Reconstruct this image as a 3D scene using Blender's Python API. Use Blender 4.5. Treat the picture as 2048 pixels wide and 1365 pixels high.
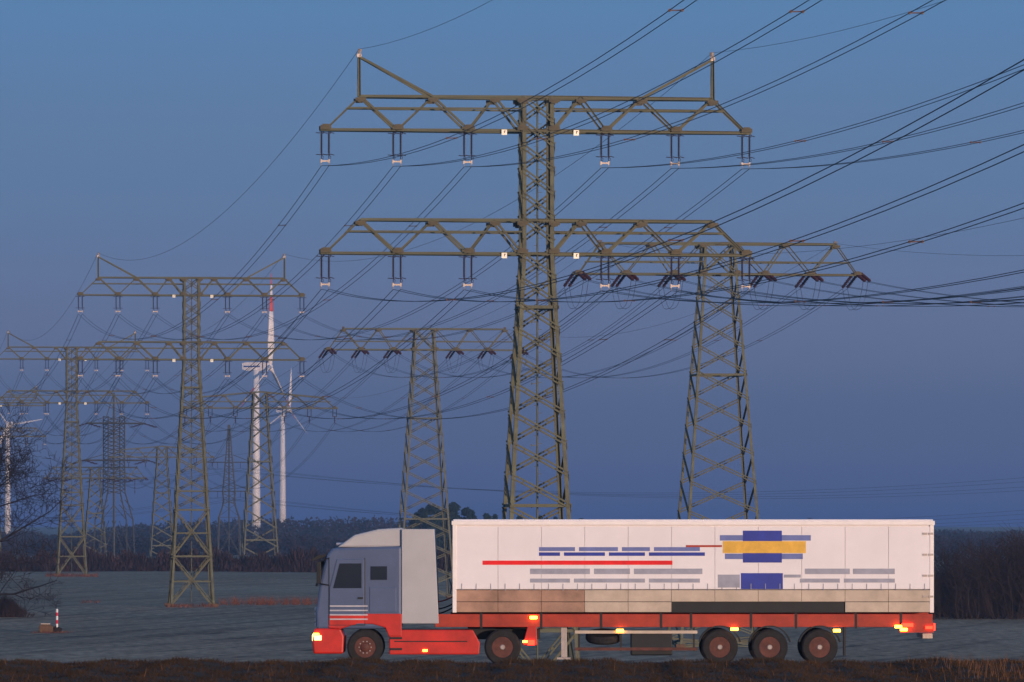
import bpy, math, random
import numpy as np
from mathutils import Vector, Matrix, Quaternion

for o in list(bpy.data.objects):
    bpy.data.objects.remove(o, do_unlink=True)
SC = bpy.context.scene
COL = SC.collection
random.seed(7)
rng = np.random.default_rng(7)

# ------------------------------------------------------------------ camera
CAMZ = 10.0            # eye height in world z; "rel" heights below are relative to the eye
FPX = 11378.0          # 200 mm lens expressed in pixels of a 2048 wide picture
HY = 1040.0            # picture row of the eye level
cam = bpy.data.cameras.new('camera'); camo = bpy.data.objects.new('camera', cam); COL.objects.link(camo)
cam.lens = 200; cam.sensor_width = 36; cam.clip_start = 1; cam.clip_end = 30000
cam.shift_y = (HY - 682.5) / 2048
camo.location = (0, 0, CAMZ); camo.rotation_euler = (math.pi/2, 0, 0)
SC.camera = camo

# ------------------------------------------------------------------ light
SUN_EL, SUN_AZ = 4.0, 180 - 28     # degrees; azimuth from +Y clockwise: low sun behind and right of the eye
w = bpy.data.worlds.new('World'); SC.world = w; w.use_nodes = True
nt = w.node_tree; bg = nt.nodes['Background']; L = nt.links
sky = nt.nodes.new('ShaderNodeTexSky'); sky.sky_type = 'NISHITA'; sky.sun_disc = False
sky.sun_elevation = math.radians(2.0); sky.sun_rotation = math.radians(SUN_AZ); sky.ozone_density = 3
sky.air_density = 1; sky.dust_density = 1
tc = nt.nodes.new('ShaderNodeTexCoord'); sp = nt.nodes.new('ShaderNodeSeparateXYZ')
L.new(tc.outputs['Generated'], sp.inputs[0])
ramp = nt.nodes.new('ShaderNodeValToRGB'); cr = ramp.color_ramp; cr.interpolation = 'EASE'
stops = [(0.0, (.066,.116,.38)), (.0055, (.108,.150,.385)), (.014, (.152,.186,.380)), (.030, (.176,.216,.380)), (.063, (.136,.236,.420)),
         (.095, (.112,.252,.475)), (.30, (.11,.26,.49)), (1.0, (.05,.13,.32))]
while len(cr.elements) < len(stops): cr.elements.new(.5)
for e, (p, c) in zip(cr.elements, stops): e.position = p; e.color = (*c, 1)
L.new(sp.outputs['Z'], ramp.inputs[0])
sund = Vector((math.sin(math.radians(SUN_AZ)), math.cos(math.radians(SUN_AZ)), 0))
dot = nt.nodes.new('ShaderNodeVectorMath'); dot.operation = 'DOT_PRODUCT'; dot.inputs[1].default_value = sund
L.new(tc.outputs['Generated'], dot.inputs[0])
mr = nt.nodes.new('ShaderNodeMapRange'); mr.interpolation_type = 'SMOOTHSTEP'
mr.inputs['From Min'].default_value = -.1; mr.inputs['From Max'].default_value = 1.0
mr.inputs['To Min'].default_value = 0; mr.inputs['To Max'].default_value = .16
L.new(dot.outputs['Value'], mr.inputs['Value'])
mulg = nt.nodes.new('ShaderNodeMix'); mulg.data_type = 'RGBA'; mulg.blend_type = 'ADD'
L.new(mr.outputs['Result'], mulg.inputs[0]); L.new(ramp.outputs[0], mulg.inputs[6]); L.new(sky.outputs[0], mulg.inputs[7])
L.new(mulg.outputs[2], bg.inputs[0]); bg.inputs[1].default_value = 1.0
sun = bpy.data.lights.new('sun', 'SUN'); sun.energy = 3.6; sun.angle = math.radians(1.5); sun.color = (1, .74, .56)
suno = bpy.data.objects.new('sun', sun); COL.objects.link(suno)
sd = Vector((sund.x*math.cos(math.radians(SUN_EL)), sund.y*math.cos(math.radians(SUN_EL)), math.sin(math.radians(SUN_EL))))
suno.rotation_euler = sd.to_track_quat('Z', 'Y').to_euler()
SC.view_settings.view_transform = 'Standard'; SC.view_settings.look = 'None'
SC.view_settings.exposure = 0; SC.view_settings.gamma = 1
SC.render.engine = 'CYCLES'
SC.cycles.volume_bounces = 0; SC.cycles.max_bounces = 5; SC.cycles.transparent_max_bounces = 8
SC.cycles.use_denoising = True

# ------------------------------------------------------------------ helpers
def P(x, y, d):
    "point of the place seen at picture position x,y (2048 wide) at distance d"
    return Vector(((x - 1024) / FPX * d, d, CAMZ + (HY - y) / FPX * d))

def mat(name, base, rough=.7, metal=0, nscale=3.0, var=.15, bump=0.0, tint=None, stretch=(1,1,1), emit=None, estr=0, spec=.3):
    m = bpy.data.materials.new(name); m.use_nodes = True
    t = m.node_tree; b = t.nodes['Principled BSDF']
    b.inputs['Roughness'].default_value = rough; b.inputs['Metallic'].default_value = metal
    b.inputs['Specular IOR Level'].default_value = spec
    c = t.nodes.new('ShaderNodeTexCoord'); mp = t.nodes.new('ShaderNodeMapping'); mp.inputs['Scale'].default_value = stretch
    n = t.nodes.new('ShaderNodeTexNoise'); n.inputs['Scale'].default_value = nscale; n.inputs['Detail'].default_value = 6
    n.inputs['Roughness'].default_value = .65
    r = t.nodes.new('ShaderNodeValToRGB')
    lo = [v*(1-var) for v in base]; hi = [min(1, v*(1+var)) for v in base]
    if tint: lo = list(tint)
    r.color_ramp.elements[0].position = .32; r.color_ramp.elements[1].position = .68
    r.color_ramp.elements[0].color = (*lo, 1); r.color_ramp.elements[1].color = (*hi, 1)
    t.links.new(c.outputs['Object'], mp.inputs[0]); t.links.new(mp.outputs[0], n.inputs['Vector'])
    t.links.new(n.outputs['Fac'], r.inputs[0]); t.links.new(r.outputs[0], b.inputs['Base Color'])
    if bump:
        bp = t.nodes.new('ShaderNodeBump'); bp.inputs['Strength'].default_value = bump
        t.links.new(n.outputs['Fac'], bp.inputs['Height']); t.links.new(bp.outputs[0], b.inputs['Normal'])
    if emit:
        b.inputs['Emission Color'].default_value = (*emit, 1); b.inputs['Emission Strength'].default_value = estr
    return m

M = {}
M['steel'] = mat('olive_steel', (.122,.124,.072), .62, .0, 1.3, .2, tint=(.078,.070,.042), spec=.3)
M['gusset'] = mat('rusty_gusset', (.105,.092,.052), .7, .0, 4, .3, tint=(.075,.052,.030))
M['steel_far'] = mat('weathered_steel', (.115,.115,.080), .6, .0, .5, .2)
M['steel_dark'] = mat('dark_far_steel', (.08,.075,.062), .7, 0, .5, .2)
M['insul'] = mat('dark_porcelain', (.045,.030,.040), .3, 0, 5, .2)
M['insul_brown'] = mat('brown_porcelain', (.055,.022,.030), .3, 0, 5, .2)
M['yoke'] = mat('zinc_plate', (.42,.33,.27), .45, .3, 14, .5)
M['plate'] = mat('pale_enamel', (.9,.82,.62), .30, .0, 6, .05, spec=.9)
M['mark'] = mat('dark_lettering', (.16,.04,.03), .6)
M['wire'] = mat('aluminium_conductor', (.045,.045,.055), .6, .2, 1, .2)
M['spacer'] = mat('spacer_metal', (.22,.12,.09), .6, .2)
M['field'] = None
M['turbine'] = mat('turbine_white', (.80,.72,.70), .5, 0, .3, .06)
M['tred'] = mat('turbine_red', (.62,.07,.035), .5, 0, .5, .1)
M['tblue'] = mat('turbine_blue', (.04,.07,.25), .5)
M['bark'] = mat('dark_bark', (.022,.014,.012), .9, 0, 8, .3)
M['twig'] = mat('bare_twigs', (.030,.016,.013), .9, 0, .6, .5, tint=(.012,.008,.008))
M['hedge'] = mat('brown_hedge', (.050,.024,.021), .95, 0, .25, .5, tint=(.016,.009,.009))
M['forest'] = mat('far_forest', (.030,.016,.018), .95, 0, .03, .45, tint=(.012,.010,.013))
M['pine'] = mat('pine_green', (.016,.030,.020), .9, 0, .8, .35)
M['weed'] = mat('russet_weeds', (.150,.052,.032), .9, 0, 1.0, .5, tint=(.05,.024,.015))
M['tuft'] = mat('dead_grass_tufts', (.044,.021,.008), .9, 0, .9, .5, tint=(.012,.009,.003))  # dark brown also carries the bank's shade in its colour
M['stalk'] = mat('dry_stalks', (.13,.060,.028), .9, 0, 2, .4)
M['white'] = mat('trailer_white', (.80,.74,.74), .35, 0, .8, .05, spec=.4)
M['rail'] = mat('cream_rail', (.88,.80,.76), .35, 0, 3, .05)
M['cream'] = mat('cream_board', (.50,.40,.31), .5, 0, 2, .15)
M['redreflect'] = mat('red_reflection_board', (.38,.22,.15), .5, 0, 1.1, .35)  # red reflected from the lower parts, painted into the front board colour
M['red'] = mat('signal_red', (.52,.020,.010), .35, 0, 1.4, .28, spec=.5)
M['chassis'] = mat('red_chassis', (.36,.035,.016), .5, 0, 2, .25)
M['stripe'] = mat('red_print', (.80,.010,.012), .4)
M['blue'] = mat('blue_print', (.028,.045,.30), .4)
M['softblue'] = mat('blue_grey_print', (.14,.17,.38), .4)
M['greyp'] = mat('grey_print', (.32,.32,.38), .4)
M['yellow'] = mat('yellow_print', (.75,.42,.06), .4)
M['cab'] = mat('grey_blue_paint', (.085,.115,.20), .3, .1, 1, .08, spec=.5)
M['fairing'] = mat('pale_grey_paint', (.42,.41,.42), .4, 0, 1, .06)
M['black'] = mat('black_plastic', (.012,.012,.014), .5, 0, 3, .2)
M['glass'] = mat('dark_glass', (.015,.022,.035), .06, 0, 3, .05, spec=.8)
M['tyre'] = mat('tyre_rubber', (.020,.018,.018), .85, 0, 9, .3)
M['rim'] = mat('red_brown_rim', (.095,.030,.022), .6, .1, 5, .4)
M['hub'] = mat('grey_hub', (.35,.30,.28), .45, .5)
M['silver'] = mat('silver_trim', (.55,.52,.55), .35, .6)
M['amber'] = mat('amber_lamp', (.9,.5,.1), .3, emit=(1,.42,.03), estr=14)
M['head'] = mat('headlamp_lens', (.9,.7,.4), .2, emit=(1,.62,.22), estr=3.0)
M['tail'] = mat('red_lamp', (.8,.02,.02), .3, emit=(1,.03,.01), estr=6)
M['postred'] = mat('post_red', (.62,.015,.04), .5)
M['postwhite'] = mat('post_white', (.8,.76,.74), .5)
M['brick'] = mat('rough_block', (.13,.070,.038), .9, 0, 6, .35, bump=.4)
M['asphalt'] = mat('asphalt', (.05,.05,.052), .9, 0, 12, .3)
M['paint'] = mat('road_paint', (.7,.7,.68), .7)

class MB:
    "collects geometry and links it as one mesh object"
    def __init__(s): s.v = []; s.f = []
    def add(s, verts, faces):
        o = len(s.v); s.v += [tuple(v) for v in verts]; s.f += [tuple(i + o for i in f) for f in faces]
    def box(s, c, h, R=None):
        vs = [Vector((x*h[0], y*h[1], z*h[2])) for x in (-1,1) for y in (-1,1) for z in (-1,1)]
        if R is not None: vs = [R @ v for v in vs]
        c = Vector(c)
        s.add([v + c for v in vs], [(0,1,3,2),(4,6,7,5),(0,4,5,1),(2,3,7,6),(0,2,6,4),(1,5,7,3)])
    def box2(s, a, b):
        a = Vector(a); b = Vector(b); s.box((a+b)/2, [(abs(b[i]-a[i]))/2 for i in range(3)])
    def tube(s, pts, rad, n=6, cap=True):
        pts = [Vector(p) for p in pts]
        if not hasattr(rad, '__len__'): rad = [rad]*len(pts)
        o = len(s.v); k = len(pts)
        for i, p in enumerate(pts):
            t = (pts[min(i+1, k-1)] - pts[max(i-1, 0)]).normalized()
            ref = Vector((0,0,1)) if abs(t.z) < .9 else Vector((1,0,0))
            u = t.cross(ref).normalized(); vv = t.cross(u)
            for j in range(n):
                a = 2*math.pi*j/n; s.v.append(tuple(p + (u*math.cos(a) + vv*math.sin(a))*rad[i]))
        for i in range(k-1):
            for j in range(n):
                s.f.append((o+i*n+j, o+i*n+(j+1)%n, o+(i+1)*n+(j+1)%n, o+(i+1)*n+j))
        if cap:
            s.f.append(tuple(o+j for j in range(n))[::-1]); s.f.append(tuple(o+(k-1)*n+j for j in range(n)))
    def prism(s, poly, y0, y1):
        "polygon in the xz plane pushed from y0 to y1"
        n = len(poly); o = len(s.v)
        s.v += [(p[0], y0, p[1]) for p in poly] + [(p[0], y1, p[1]) for p in poly]
        s.f.append(tuple(o+i for i in range(n))); s.f.append(tuple(o+n+i for i in range(n))[::-1])
        for i in range(n): s.f.append((o+i, o+n+i, o+n+(i+1)%n, o+(i+1)%n))
    def lathe(s, prof, n=10, M4=None):
        "profile [(r,z)] turned round z"
        o = len(s.v)
        for r, z in prof:
            for j in range(n):
                a = 2*math.pi*j/n; v = Vector((r*math.cos(a), r*math.sin(a), z))
                s.v.append(tuple(M4 @ v if M4 else v))
        for i in range(len(prof)-1):
            for j in range(n):
                s.f.append((o+i*n+j, o+i*n+(j+1)%n, o+(i+1)*n+(j+1)%n, o+(i+1)*n+j))
        s.f.append(tuple(o+j for j in range(n))[::-1]); s.f.append(tuple(o+(len(prof)-1)*n+j for j in range(n)))
    def mesh(s, name, m):
        me = bpy.data.meshes.new(name); me.from_pydata(s.v, [], s.f); me.materials.append(m); me.update()
        return me
    def obj(s, name, m, parent=None, bevel=0):
        o = link(name, s.mesh(name, m), parent)
        if bevel:
            b = o.modifiers.new('bevel', 'BEVEL'); b.width = bevel; b.segments = 2; b.limit_method = 'ANGLE'
        return o

def link(name, data, parent=None):
    o = bpy.data.objects.new(name, data); COL.objects.link(o)
    if parent is not None: o.parent = parent
    return o
def tag(o, label=None, cat=None, group=None, kind=None):
    if label: o['label'] = label
    if cat: o['category'] = cat
    if group: o['group'] = group
    if kind: o['kind'] = kind
    return o
def thing(name, label, cat, loc=(0,0,0), rz=0, group=None):
    o = link(name, None); o.location = loc; o.rotation_euler = (0,0,rz)
    return tag(o, label, cat, group)
def np_mesh(name, verts, faces, m):
    "fast mesh from numpy arrays; faces all of one size"
    verts = np.asarray(verts, np.float32); faces = np.asarray(faces, np.int32)
    me = bpy.data.meshes.new(name); k = faces.shape[1]
    me.vertices.add(len(verts)); me.vertices.foreach_set('co', verts.ravel())
    me.loops.add(faces.size); me.loops.foreach_set('vertex_index', faces.ravel())
    me.polygons.add(len(faces)); me.polygons.foreach_set('loop_start', np.arange(0, faces.size, k, dtype=np.int32))
    me.materials.append(m); me.update(calc_edges=True); me.validate()
    return me

# ------------------------------------------------------------------ ground
PROF = [(-700,-1.7),(0,-1.7),(60,-2.1),(100,-3.2),(120,-3.60),(136,-3.50),(140,-3.50),(144,-3.68),(148.5,-4.0),(159.8,-4.0),
        (170,-5.6),(200,-9.0),(250,-11.0),(315,-11.3),(430,-10.9),(600,-9.0),(650,-9.45),(780,-9.15),(884,-8.75),(1000,-9.05),
        (1250,-10.6),(2300,-11.4),(9000,-11.6)]
PD = [p[0] for p in PROF]; PZ = [p[1] for p in PROF]
def smooth(d):
    s = np.interp
    wdt = np.where(d > 400, 14, np.where(d > 175, 5, 0.0))
    return (s(d-wdt, PD, PZ) + 2*s(d, PD, PZ) + s(d+wdt, PD, PZ)) / 4
def rel(X, d):
    "ground height relative to the eye"
    X = np.asarray(X, float); d = np.asarray(d, float)
    z = smooth(d)
    a = np.clip((d-172)/80, 0, 1)
    z = z + a*(.13*np.sin(X*.045+d*.013) + .10*np.sin(X*.11-d*.031+1.3))
    z = z + a*np.clip((X-20)/40, 0, 1)*.5*np.exp(-((d-540)/70)**2)
    v = np.exp(-((d-136)/14)**2)
    z = z + v*(.035*np.sin(X*1.3)+.03*np.sin(X*3.1+1)+.02*np.sin(X*7.7+2))
    return z
def gz(X, d): return float(CAMZ + rel(X, d))
def sheet(name, ds, xs, m, dz=0):
    D, X = np.meshgrid(ds, xs, indexing='ij'); Z = CAMZ + rel(X, D) + dz
    V = np.stack([X, D, Z], -1).reshape(-1, 3); nd, nx = len(ds), len(xs)
    i = np.arange(nd-1)[:,None]*nx + np.arange(nx-1)[None]; i = i.ravel()
    F = np.stack([i, i+1, i+nx+1, i+nx], 1)
    me = np_mesh(name, V, F, m); me.polygons.foreach_set('use_smooth', np.ones(len(F), bool))
    return tag(link(name, me), kind='structure')
def field_mat():
    m = bpy.data.materials.new('frosted_winter_field'); m.use_nodes = True; t = m.node_tree; b = t.nodes['Principled BSDF']
    b.inputs['Roughness'].default_value = .95; b.inputs['Specular IOR Level'].default_value = .1
    g = t.nodes.new('ShaderNodeNewGeometry')
    def nz(sc, scale, det=5, rot=0):
        mp = t.nodes.new('ShaderNodeMapping'); mp.inputs['Scale'].default_value = scale; mp.inputs['Rotation'].default_value = (0,0,rot)
        n = t.nodes.new('ShaderNodeTexNoise'); n.inputs['Scale'].default_value = sc; n.inputs['Detail'].default_value = det
        t.links.new(g.outputs['Position'], mp.inputs[0]); t.links.new(mp.outputs[0], n.inputs['Vector']); return n
    def rmp(n, p0, c0, p1, c1):
        r = t.nodes.new('ShaderNodeValToRGB'); e = r.color_ramp.elements
        e[0].position, e[1].position = p0, p1; e[0].color = (*c0, 1); e[1].color = (*c1, 1)
        t.links.new(n.outputs['Fac'], r.inputs[0]); return r
    def mix(kind, f, a, bb):
        x = t.nodes.new('ShaderNodeMix'); x.data_type = 'RGBA'; x.blend_type = kind
        if isinstance(f, float): x.inputs[0].default_value = f
        else: t.links.new(f, x.inputs[0])
        t.links.new(a, x.inputs[6]); t.links.new(bb, x.inputs[7]); return x.outputs[2]
    def rows(ang, across, along, det=5):
        cmb = t.nodes.new('ShaderNodeCombineXYZ')
        for k, (vec, sc) in enumerate((((math.cos(ang), -math.sin(ang), 0), across), ((math.sin(ang), math.cos(ang), 0), along))):
            dt = t.nodes.new('ShaderNodeVectorMath'); dt.operation = 'DOT_PRODUCT'; dt.inputs[1].default_value = Vector(vec)*sc
            t.links.new(g.outputs['Position'], dt.inputs[0]); t.links.new(dt.outputs['Value'], cmb.inputs[k])
        n = t.nodes.new('ShaderNodeTexNoise'); n.inputs['Scale'].default_value = 1; n.inputs['Detail'].default_value = det
        n.inputs['Roughness'].default_value = .7
        t.links.new(cmb.outputs[0], n.inputs['Vector']); return n
    a = rmp(nz(.018, (1,.5,1), 4), .35, (.300,.207,.128), .65, (.390,.280,.180))
    s = rmp(rows(.36, .30, .014), .40, (.45,.43,.44), .50, (1,1,1))               # drill rows and ruts
    s2 = rmp(nz(2.2, (.6,.22,1), 8), .3, (.55,.55,.55), .7, (1.35,1.35,1.35))      # clods and tufts
    s3 = rmp(rows(.40, .16, .030, 8), .36, (.18,.17,.17), .405, (1,1,1))            # darker wheel ruts, broken up
    c = mix('MULTIPLY', .75, a.outputs[0], s.outputs[0]); c = mix('MULTIPLY', .9, c, s2.outputs[0]); c = mix('MULTIPLY', .8, c, s3.outputs[0])
    t.links.new(c, b.inputs['Base Color']); return m
M['field'] = field_mat()
M['verge'] = mat('shade_darkened_verge', (.026,.013,.006), .95, 0, 1.6, .5, tint=(.010,.006,.003), stretch=(1,.4,1), bump=.5)  # shade lying on the bank is put into this very dark base colour
xsf = np.concatenate([np.linspace(-4500,-300,16)[:-1], np.linspace(-300,-70,24)[:-1], np.linspace(-70,110,91), np.linspace(110,400,24)[1:], np.linspace(400,4500,16)[1:]])
dsf = np.concatenate([np.linspace(159.8,200,18)[:-1], np.linspace(200,420,30)[:-1], np.linspace(420,700,71)[:-1], np.linspace(700,1250,60)[:-1], np.linspace(1250,2300,20)[:-1], np.linspace(2300,9000,15)])
sheet('field', dsf, xsf, M['field'])
xsv = np.concatenate([np.linspace(-4500,-40,14)[:-1], np.linspace(-40,60,401), np.linspace(60,4500,14)[1:]])
dsv = np.concatenate([np.linspace(-700,0,8)[:-1], np.linspace(0,110,12)[:-1], np.linspace(110,148.5,78)])
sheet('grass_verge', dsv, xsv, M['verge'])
rb = MB(); rb.add([(-4500,148.5,CAMZ-4.0),(4500,148.5,CAMZ-4.0),(4500,159.8,CAMZ-4.0),(-4500,159.8,CAMZ-4.0)], [(0,1,2,3)])
tag(rb.obj('road', M['asphalt']), kind='structure')
for yy in (149.1, 154.1, 159.2):
    q = MB(); q.add([(-600,yy-.075,CAMZ-3.996),(600,yy-.075,CAMZ-3.996),(600,yy+.075,CAMZ-3.996),(-600,yy+.075,CAMZ-3.996)], [(0,1,2,3)])
    tag(q.obj('road_marking', M['paint']), kind='structure')

# ------------------------------------------------------------------ steel members
def unit_angle(w, name, mt, twin=False):
    "L section of flange w, one metre long on +z"
    t = .14*w; b = MB()
    def sec(dx, w):
        pr = [(0,0),(w,0),(w,t),(t,t),(t,w),(0,w)]
        b.add([(x-w/2+dx, y-w/2, z) for z in (0,1) for x, y in pr],
              [(0,1,2,3),(0,3,4,5),(9,8,7,6),(11,10,9,6)] + [(i, i+6, (i+1)%6+6, (i+1)%6) for i in range(6)])
    if twin:
        sec(-.10, w*.6); sec(.10, w*.6)
        for z in (.2,.5,.8): b.box((0,0,z), (.10,.02,.012))
    else: sec(0, w)
    return b.mesh(name, mt)
MEM = {}
def member_matrix(p0, p1, side=False):
    p0 = Vector(p0); p1 = Vector(p1); d = p1 - p0; l = d.length; z = d / l
    ref = Vector((1,0,0)) if side or abs(z.y) > .9 else Vector((0,1,0))
    x = z.cross(ref).normalized(); y = z.cross(x)
    R = Matrix((x, y, z)).transposed().to_4x4()
    return Matrix.Translation(p0) @ R @ Matrix.Diagonal((1,1,l,1))
class Lattice:
    def __init__(s, root, split, mt='steel', far=1.0):
        s.root, s.split, s.mt, s.far = root, split, mt, far; s.bags = {}
    def mem(s, name, p0, p1, w, parent=None, twin=False, side=False):
        w = w*s.far; parent = parent or s.root
        key = (round(w,3), s.mt, twin)
        if key not in MEM: MEM[key] = unit_angle(w, 'angle_bar', M[s.mt], twin)
        Mx = member_matrix(p0, p1, side)
        if s.split:
            o = link(name, MEM[key], parent); o.matrix_local = Mx; return o
        b = s.bags.setdefault((name, parent), MB()); me = MEM[key]
        b.add([Mx @ v.co for v in me.vertices], [tuple(p.vertices) for p in me.polygons])
    def flush(s, stuff=()):
        for (name, parent), b in s.bags.items():
            o = b.obj(name, M[s.mt], parent)
            if name in stuff: o['kind'] = 'stuff'
        s.bags = {}

def string_mesh(n, length, r, mt, name='insulator', sides=8):
    prof = [(.03,0)]; st = length/(n*2)
    for i in range(n):
        z = -i*2*st; prof += [(.045,-0.02+z-.0), (r if i % 2 == 0 else r*.8, z-st*.9), (.045, z-st*1.1)]
    prof += [(.03,-length)]
    prof = sorted(prof, key=lambda p: -p[1])
    b = MB(); b.lathe(prof[::-1], sides); return b.mesh(name, M[mt])
INS = string_mesh(13, 1.12, .105, 'insul')
INS_LOW = string_mesh(4, 1.12, .10, 'insul', sides=5)
DARK = string_mesh(12, 1.9, .16, 'insul_brown')
DARK_LOW = string_mesh(4, 1.9, .17, 'insul_brown', sides=5)
def ring_mesh():
    b = MB()
    for z in (-.16, -1.36):
        b.tube([(-.30,0,z),(-.10,-.02,z-.02),(.10,.02,z+.02),(.30,.03,z-.03)], .022, 4)
    for z in (-.05, -1.42):
        b.tube([(.02,0,z+.08),(.05,0,z),(.11,0,z-.06),(.10,0,z-.14),(.04,0,z-.17)], .017, 4)
    b.tube([(0,0,0),(0,0,-.22)], .022, 4); b.tube([(0,0,-1.30),(0,0,-1.62)], .022, 4)
    return b.mesh('arcing_horn', M['insul'])
HORN = ring_mesh()
def yoke_mesh():
    b = MB(); b.box((0,0,-1.72), (.25,.018,.04))
    for s in (-1,1): b.box((s*.215,0,-1.72), (.04,.022,.10)); b.tube([(s*.2,0,-1.8),(s*.2,0,-1.98)], .02, 5)
    return b.mesh('yoke_plate', M['yoke'])
YOKE = yoke_mesh()
PLATE = (lambda b: (b.box((0,0,0), (.15,.012,.15)), b.mesh('number_plate', M['plate']))[1])(MB())
MARK = (lambda b: (b.box((.01,-.016,.02), (.022,.003,.07)), b.box((.045,-.016,.075), (.04,.003,.018)), b.mesh('plate_mark', M['mark']))[2])(MB())
GUS = (lambda b: (b.box((0,0,.02), (.30,.012,.11)), b.box((0,.0,.10), (.19,.014,.10)), b.mesh('gusset_plate', M['gusset']))[2])(MB())

FOOT = (lambda b: (b.box((0,0,0), (.35,.35,.25)), b.mesh('footing', M['brick']))[1])(MB())
YAW = math.atan(.1207)
def body(Lt, hw, z0, z1, w_leg, w_br, panels, split_legs=True, twin=False):
    "four legs and the zigzag braces; hw(z) is the half width; panels a list of (za, zb, kind)"
    cs = [(-1,-1),(1,-1),(1,1),(-1,1)]
    def C(i, z): return Vector((cs[i%4][0]*hw(z), cs[i%4][1]*hw(z), z))
    for i in range(4):
        brk = sorted({z0, *[k for k in hw.knots if z0 < k < z1], z1})
        b = MB()
        for a, c in zip(brk, brk[1:]):
            Mx = member_matrix(C(i,a), C(i,c)); key = ('leg', w_leg, Lt.mt)
            if key not in MEM: MEM[key] = unit_angle(w_leg*Lt.far, 'leg_bar', M[Lt.mt])
            sx, sy = -cs[i][0], -cs[i][1]
            vs = []
            for v in MEM[key].vertices:
                t = (v.co.z); c0 = C(i,a).lerp(C(i,c), t); ww = w_leg*Lt.far
                vs.append(Vector((c0.x + sx*(v.co.x+ww/2), c0.y + sy*(v.co.y+ww/2), c0.z)))
            b.add(vs, [tuple(p.vertices) for p in MEM[key].polygons])
        b.obj('leg', M[Lt.mt], Lt.root)
    for za, zb, kind in panels:
        for f in range(4):
            out = 1.0
            if kind in ('/', 'X', 'XH'):
                Lt.mem('brace', C(f,zb), C(f+1,za), w_br, twin=twin, side=f%2 == 1)
            if kind in ('X', 'XH'):
                Lt.mem('brace', C(f+1,zb), C(f,za), w_br, side=f%2 == 1)
            if kind == 'XH':
                Lt.mem('horizontal_strut', C(f,(za+zb)/2), C(f+1,(za+zb)/2), w_br*.9)
            if kind == 'H':
                Lt.mem('horizontal_strut', C(f,za), C(f+1,za), w_br*1.1)

def make_hw(pts):
    zs = [p[0] for p in pts]; hs = [p[1] for p in pts]
    f = lambda z: float(np.interp(z, zs, hs)); f.knots = zs
    return f

def arm(Lt, zl, dep, hwc, tops, bots, end, mid, wc, wb, slope=0):
    "one crossarm, both sides; its own mesh is the gusset plates"
    root = Lt.root
    A = link('crossarm', None, root)
    for s in (-1,1):
        for y in (-1,1):
            for x, z, k in [(x, zl+.10, 1) for x in bots] + [(x, zl+dep-.16-slope*x, -.8) for x in tops] + [(hwc, zl+.1, 1), (hwc, zl+dep-.16, -1)]:
                g = link('gusset_plate', GUS, A); g.location = (s*x, y*(.3+(hwc-.3)*max(0,1-(x-hwc)/(end-hwc))) + y*.12, z); g.scale = (1,1,k)
    Y = lambda x: .3 + (hwc-.3)*max(0, 1-(abs(x)-hwc)/(end-hwc))
    for y in (-1,1):
        for s in (-1,1):
            def pt(x, top): return Vector((s*x, y*Y(x), zl + (dep - slope*x if top else 0)))
            Lt.mem('chord', pt(end,0), pt(hwc*.0,0)*1, wc, A)
            Lt.mem('chord', pt(tops[-1],1), pt(0,1), wc, A)
            fr = (mid[1])
            pm = Vector((s*mid[0], y*Y(mid[0]), zl+fr)); pc = Vector((s*hwc, y*hwc, zl+fr)); Lt.mem('chord', pm, pc, wc*.62, A)
            seq = []
            b = list(bots)[::-1]; t = list(tops)[::-1]
            for i in range(max(len(b), len(t))):
                if i < len(b): seq.append((b[i],0))
                if i < len(t): seq.append((t[i],1))
            seq.append((hwc, 0 if seq[-1][1] else 1))
            for (xa, ta), (xb, tb) in zip(seq, seq[1:]):
                Lt.mem('brace', pt(xa,ta), pt(xb,tb), wb*(1.15 if ta else .85), A)
    return A

def sus_set(parent, x, z, low=False):
    for s in (-1,1):
        o = link('insulator', INS_LOW if low else INS, parent); o.location = (x+s*.205, 0, z-.2)
        if not low:
            h = link('arcing_horn', HORN, parent); h.location = (x+s*.205, 0, z)
        else:
            o.scale = (1.2,1.2,1.3)
    y = link('yoke_plate', YOKE, parent); y.location = (x, 0, z)

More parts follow.
